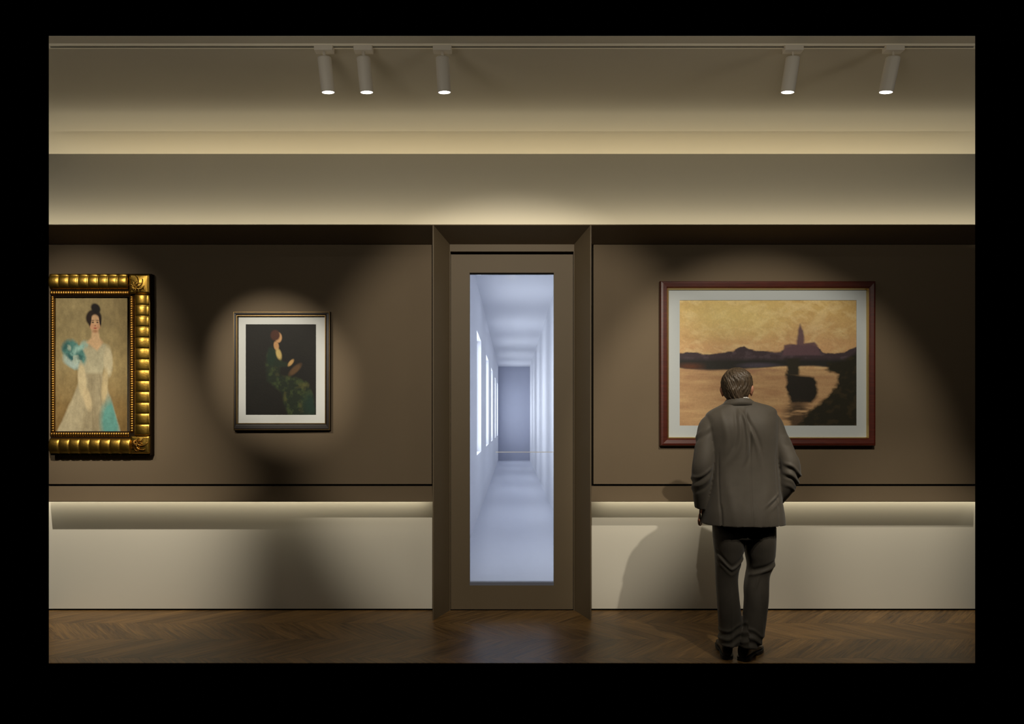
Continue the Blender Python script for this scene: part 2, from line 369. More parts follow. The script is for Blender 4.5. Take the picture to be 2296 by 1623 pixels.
# ------------------------------------------------------------------ lighting track and spotlights
TY = -1.127; ZT = 3.688
tr = thing('lighting_track', 'long pale lighting track fixed along the ceiling', 'lighting track', (0, TY, ZT))
bm = bmesh.new()
prism_x(bm, [(-0.021, 0), (-0.021, -0.009), (-0.006, -0.009), (-0.006, -0.003), (0.006, -0.003), (0.006, -0.009), (0.021, -0.009), (0.021, 0)], -XE, XE)
for v in bm.verts: v.co.y += TY
trim_ends(bm)
for v in bm.verts: v.co.y -= TY
obj('track_rail', bm, M['track'], tr)
bm = bmesh.new(); box(bm, -2.75, 2.75, -0.0059, 0.0059, -0.0075, -0.0031); c = obj('conductor_slot', bm, M['gapblack'], tr)
SC = FPX/(DIST+TY)
def make_lamp(label):
    t = thing('track_spotlight', label, 'spotlight', (0, TY, ZT-0.018), group='cylindrical spotlights on the ceiling track')
    bm = bmesh.new(); box(bm, -0.055, 0.055, -0.024, 0.024, -0.020, 0.0095); a = obj('adaptor', bm, M['fixture'], t); bevel(a, 0.003)
    bm = bmesh.new(); cyl(bm, (0.0, 0, -0.018), (0.0, 0, -0.058), 0.009, n=16); obj('stem', bm, M['fixture'], t, True)
    # the cylindrical housing hangs from its own pivot
    bm = bmesh.new(); n = 40
    prof = [(0.0, 0.0), (0.034, 0.0), (0.0395, -0.004), (0.0405, -0.010), (0.0405, -0.192), (0.0400, -0.195), (0.0365, -0.195), (0.0350, -0.189)]
    rings = []
    for r, z in prof[1:]:
        rings.append([bm.verts.new((r*math.cos(2*PI*i/n), r*math.sin(2*PI*i/n), z)) for i in range(n)])
    for A, B in zip(rings, rings[1:]):
        for i in range(n): bm.faces.new((A[i], A[(i+1) % n], B[(i+1) % n], B[i]))
    bm.faces.new(rings[0]); bm.faces.new(rings[-1][::-1])
    h = obj('housing', bm, M['fixture'], t); h.location = (0, 0, -0.050); h.data.polygons.foreach_set('use_smooth', [len(p.vertices) == 4 for p in h.data.polygons])
    bm = bmesh.new(); cyl(bm, (0, 0, -0.1935), (0, 0, -0.1895), 0.0345, n=40); le = obj('lens', bm, M['lens'], h); le['label'] = 'glowing white lens'
    return t
lab = ['leftmost cylindrical spotlight on the ceiling track, lens glowing, leaning right',
       'second cylindrical track spotlight from the left, close beside the leftmost one',
       'cylindrical track spotlight hanging above the left side of the door',
       'left of the two cylindrical spotlights over the large river painting',
       'rightmost cylindrical spotlight on the ceiling track, tilted furthest to the left']
pxs = [727, 815, 992, 1778, 2003]; tilt = [3.4, 3.0, 2.2, -4.1, -5.8]
proto = make_lamp(lab[0]); lamps = [proto]
def copy_tree(o, parent=None):
    c = o.copy(); COL.objects.link(c); c.parent = parent
    for ch in list(o.children): copy_tree(ch, c)
    return c
for i in range(1, 5):
    c = copy_tree(proto); c['label'] = lab[i]; lamps.append(c)
for i, t in enumerate(lamps):
    t.location.x = (pxs[i]-1148)/SC
    for ch in t.children:
        if ch.name.startswith('housing'):
            ch.rotation_euler = (math.radians(13), -math.radians(tilt[i]), 0)
        if i >= 3 and ch.name.startswith('stem'):
            ch.scale = (0.55, 0.55, 1)

# ------------------------------------------------------------------ paintings
def ell(U, V, cx, cy, rx, ry, soft=0.15, ang=0.0):
    ca, sa = math.cos(ang), math.sin(ang)
    du, dv = U-cx, V-cy
    a = (du*ca+dv*sa)/rx; b = (-du*sa+dv*ca)/ry
    d = np.sqrt(a*a+b*b)
    return np.clip((1+soft-d)/(2*soft), 0, 1)
def fbm(U, V, seed, sc, asp=1.0, octs=5):
    rng = np.random.RandomState(seed); out = np.zeros_like(U); amp = 0.5
    for o in range(octs):
        n = 64; g_ = rng.rand(n, n)
        x = (U*sc*asp*2**o) % n; y = (V*sc*2**o) % n
        x0 = np.floor(x).astype(int) % n; y0 = np.floor(y).astype(int) % n; fx = x-np.floor(x); fy = y-np.floor(y)
        fx = fx*fx*(3-2*fx); fy = fy*fy*(3-2*fy); x1 = (x0+1) % n; y1 = (y0+1) % n
        out += amp*(g_[y0, x0]*(1-fx)*(1-fy)+g_[y0, x1]*fx*(1-fy)+g_[y1, x0]*(1-fx)*fy+g_[y1, x1]*fx*fy); amp *= 0.5
    return out
def over(C, m_, c):
    return C*(1-m_[..., None])+s2l(c)*m_[..., None]
def poly_mask(U, V, pts, soft):
    # soft edged polygon: even-odd fill, softened by distance to the nearest edge
    inside = np.zeros(U.shape, bool); dmin = np.full(U.shape, 9.0)
    n = len(pts)
    for i in range(n):
        (x0, y0), (x1, y1) = pts[i], pts[(i+1) % n]
        cond = ((y0 > V) != (y1 > V)) & (U < (x1-x0)*(V-y0)/((y1-y0) or 1e-9)+x0); inside ^= cond
        dx, dy = x1-x0, y1-y0; t = np.clip(((U-x0)*dx+(V-y0)*dy)/(dx*dx+dy*dy+1e-12), 0, 1)
        dmin = np.minimum(dmin, np.hypot(U-x0-t*dx, V-y0-t*dy))
    sd = np.where(inside, dmin, -dmin)
    return np.clip(0.5+sd/(2*soft), 0, 1)
def canvas(name, p0, p1, y, func, nx, ny, gain, parent, thick=0.006):
    """p0 = upper left, p1 = lower right world points; func(U, V) -> linear RGB, V down"""
    U, V = np.meshgrid(np.linspace(0, 1, nx), np.linspace(0, 1, ny))
    C = np.clip(func(U, V)*gain, 0, 0.9)
    X = p0[0]+(p1[0]-p0[0])*U; Z = p0[1]+(p1[1]-p0[1])*V
    co = np.stack([X, np.full_like(X, y), Z], -1).reshape(-1, 3)
    idx = np.arange(nx*ny).reshape(ny, nx)
    q = np.stack([idx[:-1, :-1], idx[1:, :-1], idx[1:, 1:], idx[:-1, 1:]], -1).reshape(-1, 4)
    me = bpy.data.meshes.new(name)
    # a back sheet gives the canvas its thickness
    n0 = len(co); cor = co[[idx[0, 0], idx[-1, 0], idx[-1, -1], idx[0, -1]]].copy(); cor[:, 1] += thick
    allco = np.vstack([co, cor])
    faces = q.tolist()+[[n0+3, n0+2, n0+1, n0]]
    me.from_pydata(allco.tolist(), [], faces)
    ca = me.color_attributes.new('paint', 'FLOAT_COLOR', 'POINT')
    cols = np.ones((len(allco), 4), np.float32); cols[:n0, :3] = C.reshape(-1, 3)
    cols[n0:, :3] = 0.1
    ca.data.foreach_set('color', cols.ravel())
    me.materials.append(art_mat(name+'_paint'))
    o = bpy.data.objects.new(name, me); COL.objects.link(o); o.parent = parent
    return o

def art_lady(U, V):        # generic full length lady in a pale dress, teal wrap
    n1 = fbm(U, V, 1, 5); n2 = fbm(U, V, 2, 14)
    C = np.zeros(U.shape+(3,)); C[:] = s2l((150, 130, 86))
    C = over(C, np.clip(1.3-1.6*np.hypot(U-0.25, V-0.25), 0, 1)*0.5, (168, 152, 110))
    C = over(C, np.clip((V-0.45)*1.6+(n1-0.5)*0.6, 0, 1), (104, 76, 36))
    C = over(C, np.clip((U-0.8)*3, 0, 1)*0.5, (96, 78, 40))
    C *= (0.8+0.4*n2)[..., None]
    # skirt
    sk = poly_mask(U+(n1-0.5)*0.05, V, [(0.42, 0.56), (0.66, 0.56), (0.80, 0.78), (0.93, 1.05), (0.02, 1.05), (0.22, 0.82)], 0.012)
    C = over(C, sk, (160, 148, 118))
    folds = fbm(U-0.3*(V-0.5)*(U-0.5)*4, V*0.12, 5, 12)
    C = over(C, sk*np.clip((folds-0.5)*3, 0, 1)*0.7, (196, 184, 150))
    C = over(C, sk*np.clip((0.45-folds)*4, 0, 1)*0.75, (112, 98, 70))
    C = over(C, sk*ell(U, V, 0.78, 0.92, 0.13, 0.16, 0.3), (88, 138, 128))
    # bodice, arms, wrap
    C = over(C, poly_mask(U, V, [(0.38, 0.345), (0.55, 0.33), (0.72, 0.36), (0.73, 0.45), (0.67, 0.57), (0.42, 0.57), (0.36, 0.45)], 0.012), (172, 164, 134))
    C = over(C, ell(U+(n1-0.5)*0.1, V+(n2-.5)*.05, 0.29, 0.43, 0.17, 0.095, 0.15, 0.3), (84, 132, 124))
    C = over(C, ell(U+(n2-0.5)*0.2, V, 0.33, 0.39, 0.10, 0.03, 0.5, -0.4), (146, 184, 172))
    C = over(C, ell(U, V+(n1-0.5)*0.1, 0.27, 0.49, 0.12, 0.04, 0.3, 0.3), (160, 178, 168))
    C = over(C, ell(U, V+(n1-0.5)*0.1, 0.25, 0.45, 0.06, 0.02, 0.5, 0.3), (52, 100, 100))
    C = over(C, ell(U, V, 0.29, 0.43, 0.16, 0.09, 0.2, 0.3)*np.clip((fbm(U, V, 7, 13)-0.52)*8, 0, 1)*0.8, (176, 190, 172))
    C = over(C, ell(U, V, 0.29, 0.43, 0.16, 0.09, 0.2, 0.3)*np.clip((0.44-fbm(U, V, 8, 11))*8, 0, 1)*0.8, (46, 86, 84))
    C = over(C, ell(U, V, 0.745, 0.48, 0.06, 0.11, 0.2, -0.1), (186, 174, 140))
    C = over(C, ell(U, V, 0.40, 0.62, 0.055, 0.13, 0.2, -0.15), (190, 174, 136))
    C = over(C, ell(U, V, 0.47, 0.76, 0.045, 0.09, 0.25, -0.45), (186, 168, 130))
    C = over(C, ell(U, V, 0.70, 0.66, 0.04, 0.12, 0.25, 0.15), (178, 160, 120))
    # neck, head, hair
    C = over(C, poly_mask(U, V, [(0.53, 0.25), (0.615, 0.25), (0.63, 0.31), (0.68, 0.345), (0.60, 0.405), (0.46, 0.345), (0.52, 0.31)], 0.012), (206, 170, 128))
    C = over(C, ell(U, V, 0.555, 0.165, 0.105, 0.062, 0.12), (40, 28, 22))
    C = over(C, ell(U, V, 0.58, 0.095, 0.065, 0.035, 0.2, 0.2), (26, 20, 18))
    C = over(C, ell(U, V, 0.57, 0.205, 0.070, 0.063, 0.12), (212, 170, 128))
    C = over(C, 0.5*ell(U, V, 0.535, 0.228, 0.03, 0.02, 0.6), (214, 142, 108))
    C = over(C, 0.5*ell(U, V, 0.61, 0.228, 0.03, 0.02, 0.6), (206, 138, 104))
    C = over(C, ell(U, V, 0.507, 0.178, 0.016, 0.050, 0.25, 0.15), (46, 32, 24)); C = over(C, ell(U, V, 0.640, 0.18, 0.014, 0.045, 0.25, -0.15), (40, 28, 22))
    C = over(C, ell(U, V, 0.575, 0.262, 0.03, 0.012, 0.6), (170, 124, 88))
    for ex in (0.542, 0.603):
        C = over(C, ell(U, V, ex, 0.197, 0.014, 0.005, 0.5), (60, 38, 28))
        C = over(C, ell(U, V, ex, 0.183, 0.018, 0.003, 0.6), (84, 54, 36))
    C = over(C, ell(U, V, 0.574, 0.222, 0.010, 0.006, 0.6), (170, 110, 84))
    C = over(C, ell(U, V, 0.574, 0.240, 0.020, 0.005, 0.5), (166, 64, 50))
    C = C*(0.80+0.40*fbm(U, V, 9, 24))[..., None]
    return C
def art_seated(U, V):      # generic seated figure in dark green before a black ground
    n1 = fbm(U, V, 11, 7); n2 = fbm(U, V, 12, 20)
    C = np.zeros(U.shape+(3,)); C[:] = s2l((19, 16, 9)); C *= (0.7+0.6*n1)[..., None]
    dr = poly_mask(U+(n1-.5)*.06, V+(n2-.5)*.04, [(0.34, 0.28), (0.47, 0.30), (0.50, 0.42), (0.48, 0.55), (0.70, 0.60), (0.90, 0.66), (0.97, 0.82), (0.98, 1.02), (0.60, 1.02), (0.52, 0.75), (0.30, 0.62), (0.30, 0.42)], 0.02)
    C = over(C, dr, (26, 36, 20))
    C = over(C, dr*np.clip((n2-0.5)*5, 0, 1)*0.8, (58, 70, 34))
    C = over(C, dr*np.clip((fbm(U, V, 13, 9)-0.53)*6, 0, 1)*0.6, (88, 84, 40))
    C = over(C, dr*ell(U, V, 0.93, 0.88, 0.12, 0.12, 0.5), (24, 46, 34))
    C = over(C, ell(U, V, 0.37, 0.36, 0.07, 0.10, 0.25), (20, 40, 24))
    C = over(C, ell(U, V, 0.50, 0.44, 0.13, 0.03, 0.3, 0.05), (24, 38, 22))
    C = over(C, ell(U, V, 0.435, 0.24, 0.035, 0.05, 0.2, -0.3), (186, 140, 92))
    C = over(C, ell(U, V, 0.47, 0.33, 0.035, 0.06, 0.3, -0.4), (196, 170, 104))
    C = over(C, ell(U, V, 0.465, 0.150, 0.048, 0.055, 0.15), (196, 150, 102))
    C = over(C, ell(U, V, 0.42, 0.125, 0.065, 0.058, 0.18), (70, 36, 20))
    C = over(C, ell(U, V, 0.64, 0.425, 0.05, 0.022, 0.3, -0.7), (190, 150, 92))
    C = over(C, ell(U, V, 0.70, 0.50, 0.10, 0.035, 0.3, -0.6), (92, 66, 38))
    return C
def art_river(U, V):       # generic river at dusk: golden sky, dark bank, dark mass lower right
    n1 = fbm(U, V, 21, 6); n2 = fbm(U, V, 22, 26); ns = fbm(U, V, 23, 34, 0.22); nd = fbm(U+V*0.6, V, 24, 16)
    C = np.zeros(U.shape+(3,)); C[:] = s2l((198, 160, 112))
    C = over(C, np.clip((0.42-V)*2.6, 0, 1)*0.9, (200, 170, 106))
    C = over(C, np.clip((nd-0.48)*5, 0, 1)*0.55, (220, 196, 142))
    C = over(C, np.clip((n2-0.52)*6, 0, 1)*0.35, (176, 140, 88))
    C = over(C, np.clip((fbm(U-V*0.7, V, 29, 30)-0.52)*6, 0, 1)*0.35, (228, 204, 150))
    C = over(C, np.clip((n1-0.45)*3, 0, 1)*0.3, (178, 136, 104))
    C = over(C, np.clip((U-0.80)*3.0, 0, 1)*0.6, (140, 108, 66))
    C = over(C, np.clip((V-0.28)*6, 0, 1)*np.clip((0.43-V)*20, 0, 1)*0.45, (200, 150, 108))
    C = over(C, ell(U, V, 0.30, 0.14, 0.22, 0.12, 0.8)*0.5, (222, 204, 130))
    # water
    wt = np.clip((V-0.54)*60, 0, 1)
    C = over(C, wt, (176, 140, 100))
    C = over(C, wt*np.clip((ns-0.5)*5, 0, 1)*0.55, (158, 118, 84))
    C = over(C, wt*np.clip((0.44-ns)*5, 0, 1)*0.55, (196, 162, 116))
    C = over(C, wt*np.clip((0.62-V)*10, 0, 1)*np.clip((ns-0.42)*5, 0, 1)*0.5, (140, 96, 86))
    # far bank with a low generic roofline
    top = 0.415+0.018*np.sin(U*9+1)+(n2-0.5)*0.035-0.05*np.exp(-((U-0.06)/0.07)**2)*0.4
    top = top-0.075*np.exp(-((U-0.70)/0.11)**4)-0.03*np.exp(-((U-0.36)/0.04)**2)-0.05*np.clip((U-0.93)*12, 0, 1)
    bk = np.clip((V-top)*90, 0, 1)*np.clip((0.545+(n1-0.5)*0.03+0.02*np.sin(U*7)-V)*60, 0, 1)
    C = over(C, bk, (62, 50, 54)); C = over(C, bk*np.clip((n2-0.48)*6, 0, 1)*0.6, (84, 70, 76)); 
    C = over(C, bk*np.clip((V-0.455)*30, 0, 1), (40, 38, 34))
    C = over(C, bk*np.clip((0.10-np.abs(U-0.06))*12, 0, 1)*np.clip((V-0.49)*30, 0, 1), (88, 52, 34))
    C = over(C, bk*ell(U, V, 0.45, 0.52, 0.10, 0.02, 0.5), (70, 64, 74))
    # hazy dome-less block of buildings on the bank
    hz = poly_mask(U+(n2-0.5)*0.012, V, [(0.585, 0.44), (0.590, 0.36), (0.63, 0.35), (0.66, 0.355), (0.668, 0.24), (0.682, 0.19), (0.696, 0.24), (0.704, 0.345), (0.76, 0.335), (0.775, 0.36), (0.80, 0.44)], 0.006)
    C = over(C, hz*0.95, (94, 70, 76))
    # moored dark hull and near bank
    hl = poly_mask(U+(n2-0.5)*0.03, V+(n1-.5)*.03, [(0.60, 0.58), (0.66, 0.60), (0.76, 0.62), (0.78, 0.74), (0.75, 0.81), (0.63, 0.81), (0.605, 0.70)], 0.01)
    C = over(C, hl, (34, 30, 24))
    C = over(C, poly_mask(U+(n2-0.5)*0.03, V, [(0.60, 0.47), (0.68, 0.46), (0.67, 0.60), (0.61, 0.60)], 0.01), (44, 40, 30))
    rf = ell(U, V, 0.665, 0.92, 0.07, 0.13, 0.4)*np.clip((ns-0.44)*8, 0, 1)
    C = over(C, rf*0.85, (44, 36, 28))
    nb = poly_mask(U+(n2-0.5)*0.04, V+(n1-0.5)*0.04, [(0.65, 1.05), (0.70, 0.92), (0.80, 0.80), (0.88, 0.70), (0.89, 0.60), (0.83, 0.56), (0.84, 0.50), (0.93, 0.48), (1.05, 0.36), (1.05, 1.05)], 0.012)
    C = over(C, nb, (36, 33, 22))
    C = over(C, nb*np.clip((n2-0.48)*6, 0, 1)*0.6, (58, 48, 30))
    return C

def frame_ring(px0, py0, px1, py1, qx0, qy0, qx1, qy1, r, y_back, name, material, parent, prof=None):
    """picture frame between an outer and an inner pixel rectangle given at depth ratio r; prof = (t, forward) pairs"""
    O0, O1 = P(px0, py0, r), P(px1, py1, r); I0, I1 = P(qx0, qy0, r), P(qx1, qy1, r)
    yf = O0.y
    prof = prof or [(0, 0.6), (0.05, 1), (0.9, 1), (1, 0.85)]
    bm = bmesh.new(); loops = []
    pts = [(0, None)]+prof+[(1, None)]
    for t, d in pts:
        yy = y_back if d is None else y_back+(yf-y_back)*d
        x0 = O0.x+(I0.x-O0.x)*t; x1 = O1.x+(I1.x-O1.x)*t; z0 = O0.z+(I0.z-O0.z)*t; z1 = O1.z+(I1.z-O1.z)*t
        loops.append([bm.verts.new(v) for v in ((x0, yy, z0), (x1, yy, z0), (x1, yy, z1), (x0, yy, z1))])
    n = len(loops)
    for a in range(n):
        A, B = loops[a], loops[(a+1) % n]
        for i in range(4): bm.faces.new((A[i], A[(i+1) % 4], B[(i+1) % 4], B[i]))
    return obj(name, bm, material, parent)
def board(px0, py0, px1, py1, r, y0, y1, name, material, parent, hole=None):
    bm = bmesh.new(); a, b = P(px0, py0, r), P(px1, py1, r)
    if hole:
        c, d = P(hole[0], hole[1], r), P(hole[2], hole[3], r)
        ringprism(bm, [(a.x, a.z), (b.x, a.z), (b.x, b.z), (a.x, b.z)], [(c.x, c.z), (d.x, c.z), (d.x, d.z), (c.x, d.z)], y0, y1)
    else: box(bm, a.x, b.x, y0, y1, b.z, a.z)
    return obj(name, bm, material, parent)

# --- small painting
pa = thing('framed_painting', 'small dark painting of a seated figure, black frame and white mat', 'painting', (0, 0, 0))
R = 0.993
frame_ring(522, 698, 740, 965, 530, 707, 729.5, 950, R, -0.001, 'frame', M['frame_black'], pa, [(0, 0.55), (0.12, 0.9), (0.3, 1), (0.75, 0.95), (1, 0.75)])
frame_ring(523.2, 699.2, 738.8, 963.8, 524.4, 700.4, 737.6, 962.6, 0.9925, -0.02, 'gold_line', M['gold_dim'], pa)
frame_ring(529.6, 706.6, 730, 950.4, 531.3, 708.4, 728.2, 948.4, R, -0.012, 'slip', M['gold_dim'], pa)
board(530, 707, 729.5, 950, 0.997, -0.0145, -0.012, 'mat_board', mat('mat_board_white', (0.66, 0.67, 0.64), 0.85, noise_amt=0.01, spec=0.2), pa, hole=(551, 727, 708.5, 930))
a, b = P(550, 726, 0.9975), P(709.5, 931, 0.9975)
canvas('canvas', (a.x, a.z), (b.x, b.z), -0.0115, art_seated, 200, 256, 1.0, pa)

# --- river painting
pb = thing('framed_painting', 'large river painting in a reddish wooden frame, faced by the standing man', 'painting', (0, 0, 0))
R = 0.990
frame_ring(1481, 629, 1965, 1000, 1498.5, 645.5, 1950, 983, R, -0.001, 'frame', M['mahogany'], pb, [(0, 0.6), (0.1, 0.92), (0.35, 1), (0.8, 0.9), (1, 0.7)])
frame_ring(1497.5, 644.5, 1951, 984, 1501.3, 648.5, 1947, 980, R, -0.016, 'gold_slip', M['gold_line'], pb, [(0, 0.6), (0.5, 0.85), (1, 0.4)])
board(1499, 646, 1949.5, 982.5, 0.996, -0.0205, -0.017, 'mat_board', M['mat_board'], pb, hole=(1524, 673, 1920.5, 954))
a, b = P(1523, 672, 0.9965), P(1921.5, 955, 0.9965)
canvas('canvas', (a.x, a.z), (b.x, b.z), -0.0165, art_river, 420, 300, 1.05, pb)

# --- gilded portrait (runs out of the photograph on the left; built up to there)
pc = thing('framed_painting', 'portrait of a lady in a pale dress in a wide ribbed gold frame', 'painting', (0, 0, 0))
R = 0.984; YB = -0.001; YF = -0.05
oTL, oBR = P(109, 613, R), P(335, 1018, R)
XL = -XE*0.9872
def gx(px): return max(XL, P(px, 0, R).x)
def gz(py): return P(0, py, R).z
bm = bmesh.new(); box(bm, XL, P(341, 0, 0.990).x, YF+0.012, YB, gz(1024), gz(646)+(gz(613)-gz(646)))
bm.free()
# dark carcass of the frame: right side, top, bottom
bm = bmesh.new()
xo = P(340, 0, 0.992).x; zt, zb = gz(611.5), gz(1021)
box(bm, gx(284), xo, -0.045, YB, zb, zt); box(bm, XL, gx(284), -0.045, YB, gz(664), zt); box(bm, XL, gx(284), -0.045, YB, zb, gz(967))
obj('frame', bm, M['frame_side'], pc)
def ribs(name, along, c0, c1, e0, e1, count, amp, base, material, nseg=14, ncross=12, cross='arch'):
    """a gilded rail: pillow-shaped ribs repeated along x or z between c0..c1, rail width e0..e1"""
    bm = bmesh.new(); N_ = count*nseg; g_ = []
    for i in range(N_+1):
        u = i/nseg; f = u-math.floor(u)
        row_ = []
        for j in range(ncross+1):
            v = j/ncross
            arch = math.sin(PI*min(1, max(0, v)))**0.55 if cross == 'arch' else 1-0.5*abs(2*v-1)**3
            pil = (max(0, math.sin(PI*f)))**0.32
            y = base-amp*(0.25+0.75*arch)*(0.74+0.26*pil)
            if cross == 'arch' and v > 0.93: y = base-amp*0.75*(0.4+0.6*pil)
            a_ = c0+(c1-c0)*i/N_; e_ = e0+(e1-e0)*v
            row_.append(bm.verts.new((a_, y, e_) if along == 'x' else (e_, y, a_)))
        g_.append(row_)
    for i in range(N_):
        for j in range(ncross):
            bm.faces.new((g_[i][j], g_[i+1][j], g_[i+1][j+1], g_[i][j+1]))
    # close the back
    bk = [bm.verts.new((v.co.x, base+0.004, v.co.z)) for v in (g_[0][0], g_[-1][0], g_[-1][-1], g_[0][-1])]
    bm.faces.new(bk)
    def strip(line, p, q):
        for a_, b_ in zip(line, line[1:]):
            pass
        bm.faces.new(line+[q, p])
    strip([g_[i][0] for i in range(N_+1)], bk[0], bk[1]); strip([g_[i][-1] for i in range(N_+1)], bk[3], bk[2])
    strip(g_[0], bk[0], bk[3]); strip(g_[-1], bk[1], bk[2])
    return obj(name, bm, material, pc, True)
B0 = -0.042
ribs('ribbed_rail', 'z', gz(659), gz(976), gx(296.5), gx(331.5), 13, 0.036, B0, M['gold'])
ribs('ribbed_rail', 'x', XL, gx(283), gz(646.5), gz(613.5), 8, 0.036, B0, M['gold'])
ribs('ribbed_rail', 'x', XL, gx(289), gz(983), gz(1017), 8, 0.036, B0, M['gold'])
ribs('inner_moulding', 'z', gz(662), gz(969), gx(285.5), gx(293.5), 58, 0.016, B0+0.002, M['gold_dark'], 6, 6, 'flat')
ribs('inner_moulding', 'x', XL, gx(284), gz(659.5), gz(650), 33, 0.016, B0+0.002, M['gold_dark'], 6, 6, 'flat')
ribs('inner_moulding', 'x', XL, gx(284), gz(979), gz(969.5), 33, 0.016, B0+0.002, M['gold_dark'], 6, 6, 'flat')
ribs('inner_moulding', 'z', gz(662), gz(969), XL, gx(114.5), 58, 0.014, B0+0.002, M['gold_dark'], 6, 6, 'flat')
def tube(bm, pts, rads, n=8):
    rings = []
    for i, p in enumerate(pts):
        p = Vector(p); d = (Vector(pts[min(i+1, len(pts)-1)])-Vector(pts[max(i-1, 0)])).normalized()
        u = d.orthogonal().normalized() if abs(d.y) > .9 else d.cross(Vector((0, 1, 0))).normalized(); v = d.cross(u)
        rings.append([bm.verts.new(p+(u*math.cos(2*PI*k_/n)+v*math.sin(2*PI*k_/n))*rads[i]) for k_ in range(n)])
    for A, B in zip(rings, rings[1:]):
        for i in range(n): bm.faces.new((A[i], A[(i+1) % n], B[(i+1) % n], B[i]))
    bm.faces.new(rings[0][::-1]); bm.faces.new(rings[-1])
for (pa0, pb0, pa1, pb1, flip) in ((287, 613.5, 331.5, 657, 1), (290, 978, 331.5, 1017, -1)):
    bm = bmesh.new(); x0, x1 = gx(pa0), gx(pa1); z1, z0 = gz(pb0), gz(pb1)
    # corner block: a swelling tile
    n = 10; gr = [[bm.verts.new((x0+(x1-x0)*i/n, B0-0.022-0.012*math.sin(PI*i/n)*math.sin(PI*j/n), z0+(z1-z0)*j/n)) for j in range(n+1)] for i in range(n+1)]
    for i in range(n):
        for j in range(n): bm.faces.new((gr[i][j], gr[i+1][j], gr[i+1][j+1], gr[i][j+1]))
    bk = [bm.verts.new((g_.co.x, B0+0.004, g_.co.z)) for g_ in (gr[0][0], gr[n][0], gr[n][n], gr[0][n])]
    bm.faces.new(bk)
    bm.faces.new([gr[i][0] for i in range(n+1)]+[bk[1], bk[0]]); bm.faces.new([gr[i][n] for i in range(n+1)]+[bk[2], bk[3]])
    bm.faces.new([gr[0][j] for j in range(n+1)]+[bk[3], bk[0]]); bm.faces.new([gr[n][j] for j in range(n+1)]+[bk[2], bk[1]])
    cb = obj('corner_block', bm, M['gold'], pc, True)
    # scrolling leaf spray
    bm = bmesh.new(); cx, cz = x0+(x1-x0)*0.32, (z0+(z1-z0)*(0.30 if flip > 0 else 0.62))
    for a_ in range(17):
        ang = (-0.45+a_*0.175)*PI/1.6 if flip > 0 else (0.55-a_*0.175)*PI/1.6
        L_ = (0.030+0.062*(0.5+0.5*math.cos(ang-(0.7*flip))))*(1.0 if a_ % 2 else 0.72)
        pts = []; rd = []
        for s_ in range(9):
            t = s_/8; an = ang+0.9*t*t*(1 if a_ % 2 else -1)*0.8
            xx = cx+L_*t*math.cos(an); zz_ = cz+L_*t*math.sin(an)
            xx = min(max(xx, x0+0.002), x1-0.003); zz_ = min(max(zz_, z0+0.003), z1-0.003)
            pts.append((xx, B0-0.034-0.006*math.sin(PI*t), zz_)); rd.append(0.0052*(1-0.6*t))
        tube(bm, pts, rd, 6)
    for a_ in range(8):
        an = a_*PI/4
        tube(bm, [(cx, B0-0.036, cz), (cx+0.014*math.cos(an), B0-0.042, cz+0.014*math.sin(an)), (cx+0.024*math.cos(an), B0-0.036, cz+0.024*math.sin(an))], [0.002, 0.0045, 0.001], 6)
    obj('leaf_ornament', bm, M['gold_dark'] if flip < 0 else M['gold'], cb, True)
a, b = P(115, 662, 0.9935), P(285, 968.5, 0.9935)
canvas('canvas', (max(XL, a.x), a.z), (b.x, b.z), -0.030, art_lady, 230, 400, 1.12, pc)

# ------------------------------------------------------------------ the standing man
MX, MY = 1.373, -1.04
man = thing('person', 'man in a grey suit standing with his back turned, facing the river painting', 'person', (MX, MY, 0))
def mp(px, py): return ((px-1655)/369.2, (1480-py)/369.2)
def loft(bm, secs, n=32, cap=True):
    """secs: (centre, half width, half depth, exponent, axis u, axis v)"""
    rings = []
    for c, a_, b_, e_, u, v in secs:
        c = Vector(c); u = Vector(u); v = Vector(v); rg = []
        for i in range(n):
            th = 2*PI*i/n; cs, sn = math.cos(th), math.sin(th)
            rg.append(bm.verts.new(c+u*(a_*math.copysign(abs(cs)**(2/e_), cs))+v*(b_*math.copysign(abs(sn)**(2/e_), sn))))
        rings.append(rg)
    for A, B in zip(rings, rings[1:]):
        for i in range(n): bm.faces.new((A[i], A[(i+1) % n], B[(i+1) % n], B[i]))
    if cap: bm.faces.new(rings[0][::-1]); bm.faces.new(rings[-1])
def hsec(cx, cy, z, a_, b_, e_=2.2): return ((cx, cy, z), a_, b_, e_, (1, 0, 0), (0, 1, 0))
def smooth_path(pts, m=6):
    """Catmull-Rom through tuples of numbers"""
    pts = [np.array(p, float) for p in pts]; out = []
    for i in range(len(pts)-1):
        p0 = pts[max(i-1, 0)]; p1 = pts[i]; p2 = pts[i+1]; p3 = pts[min(i+2, len(pts)-1)]
        for k_ in range(m):
            t = k_/m
            out.append(0.5*((2*p1)+(-p0+p2)*t+(2*p0-5*p1+4*p2-p3)*t*t+(-p0+3*p1-3*p2+p3)*t**3))
    out.append(pts[-1]); return out
def vloft(bm, pts, e_=2.2, n=36, m=5):       # horizontal sections: (cx, cy, z, a, b)
    loft(bm, [hsec(p[0], p[1], p[2], p[3], p[4], e_) for p in smooth_path(pts, m)], n)
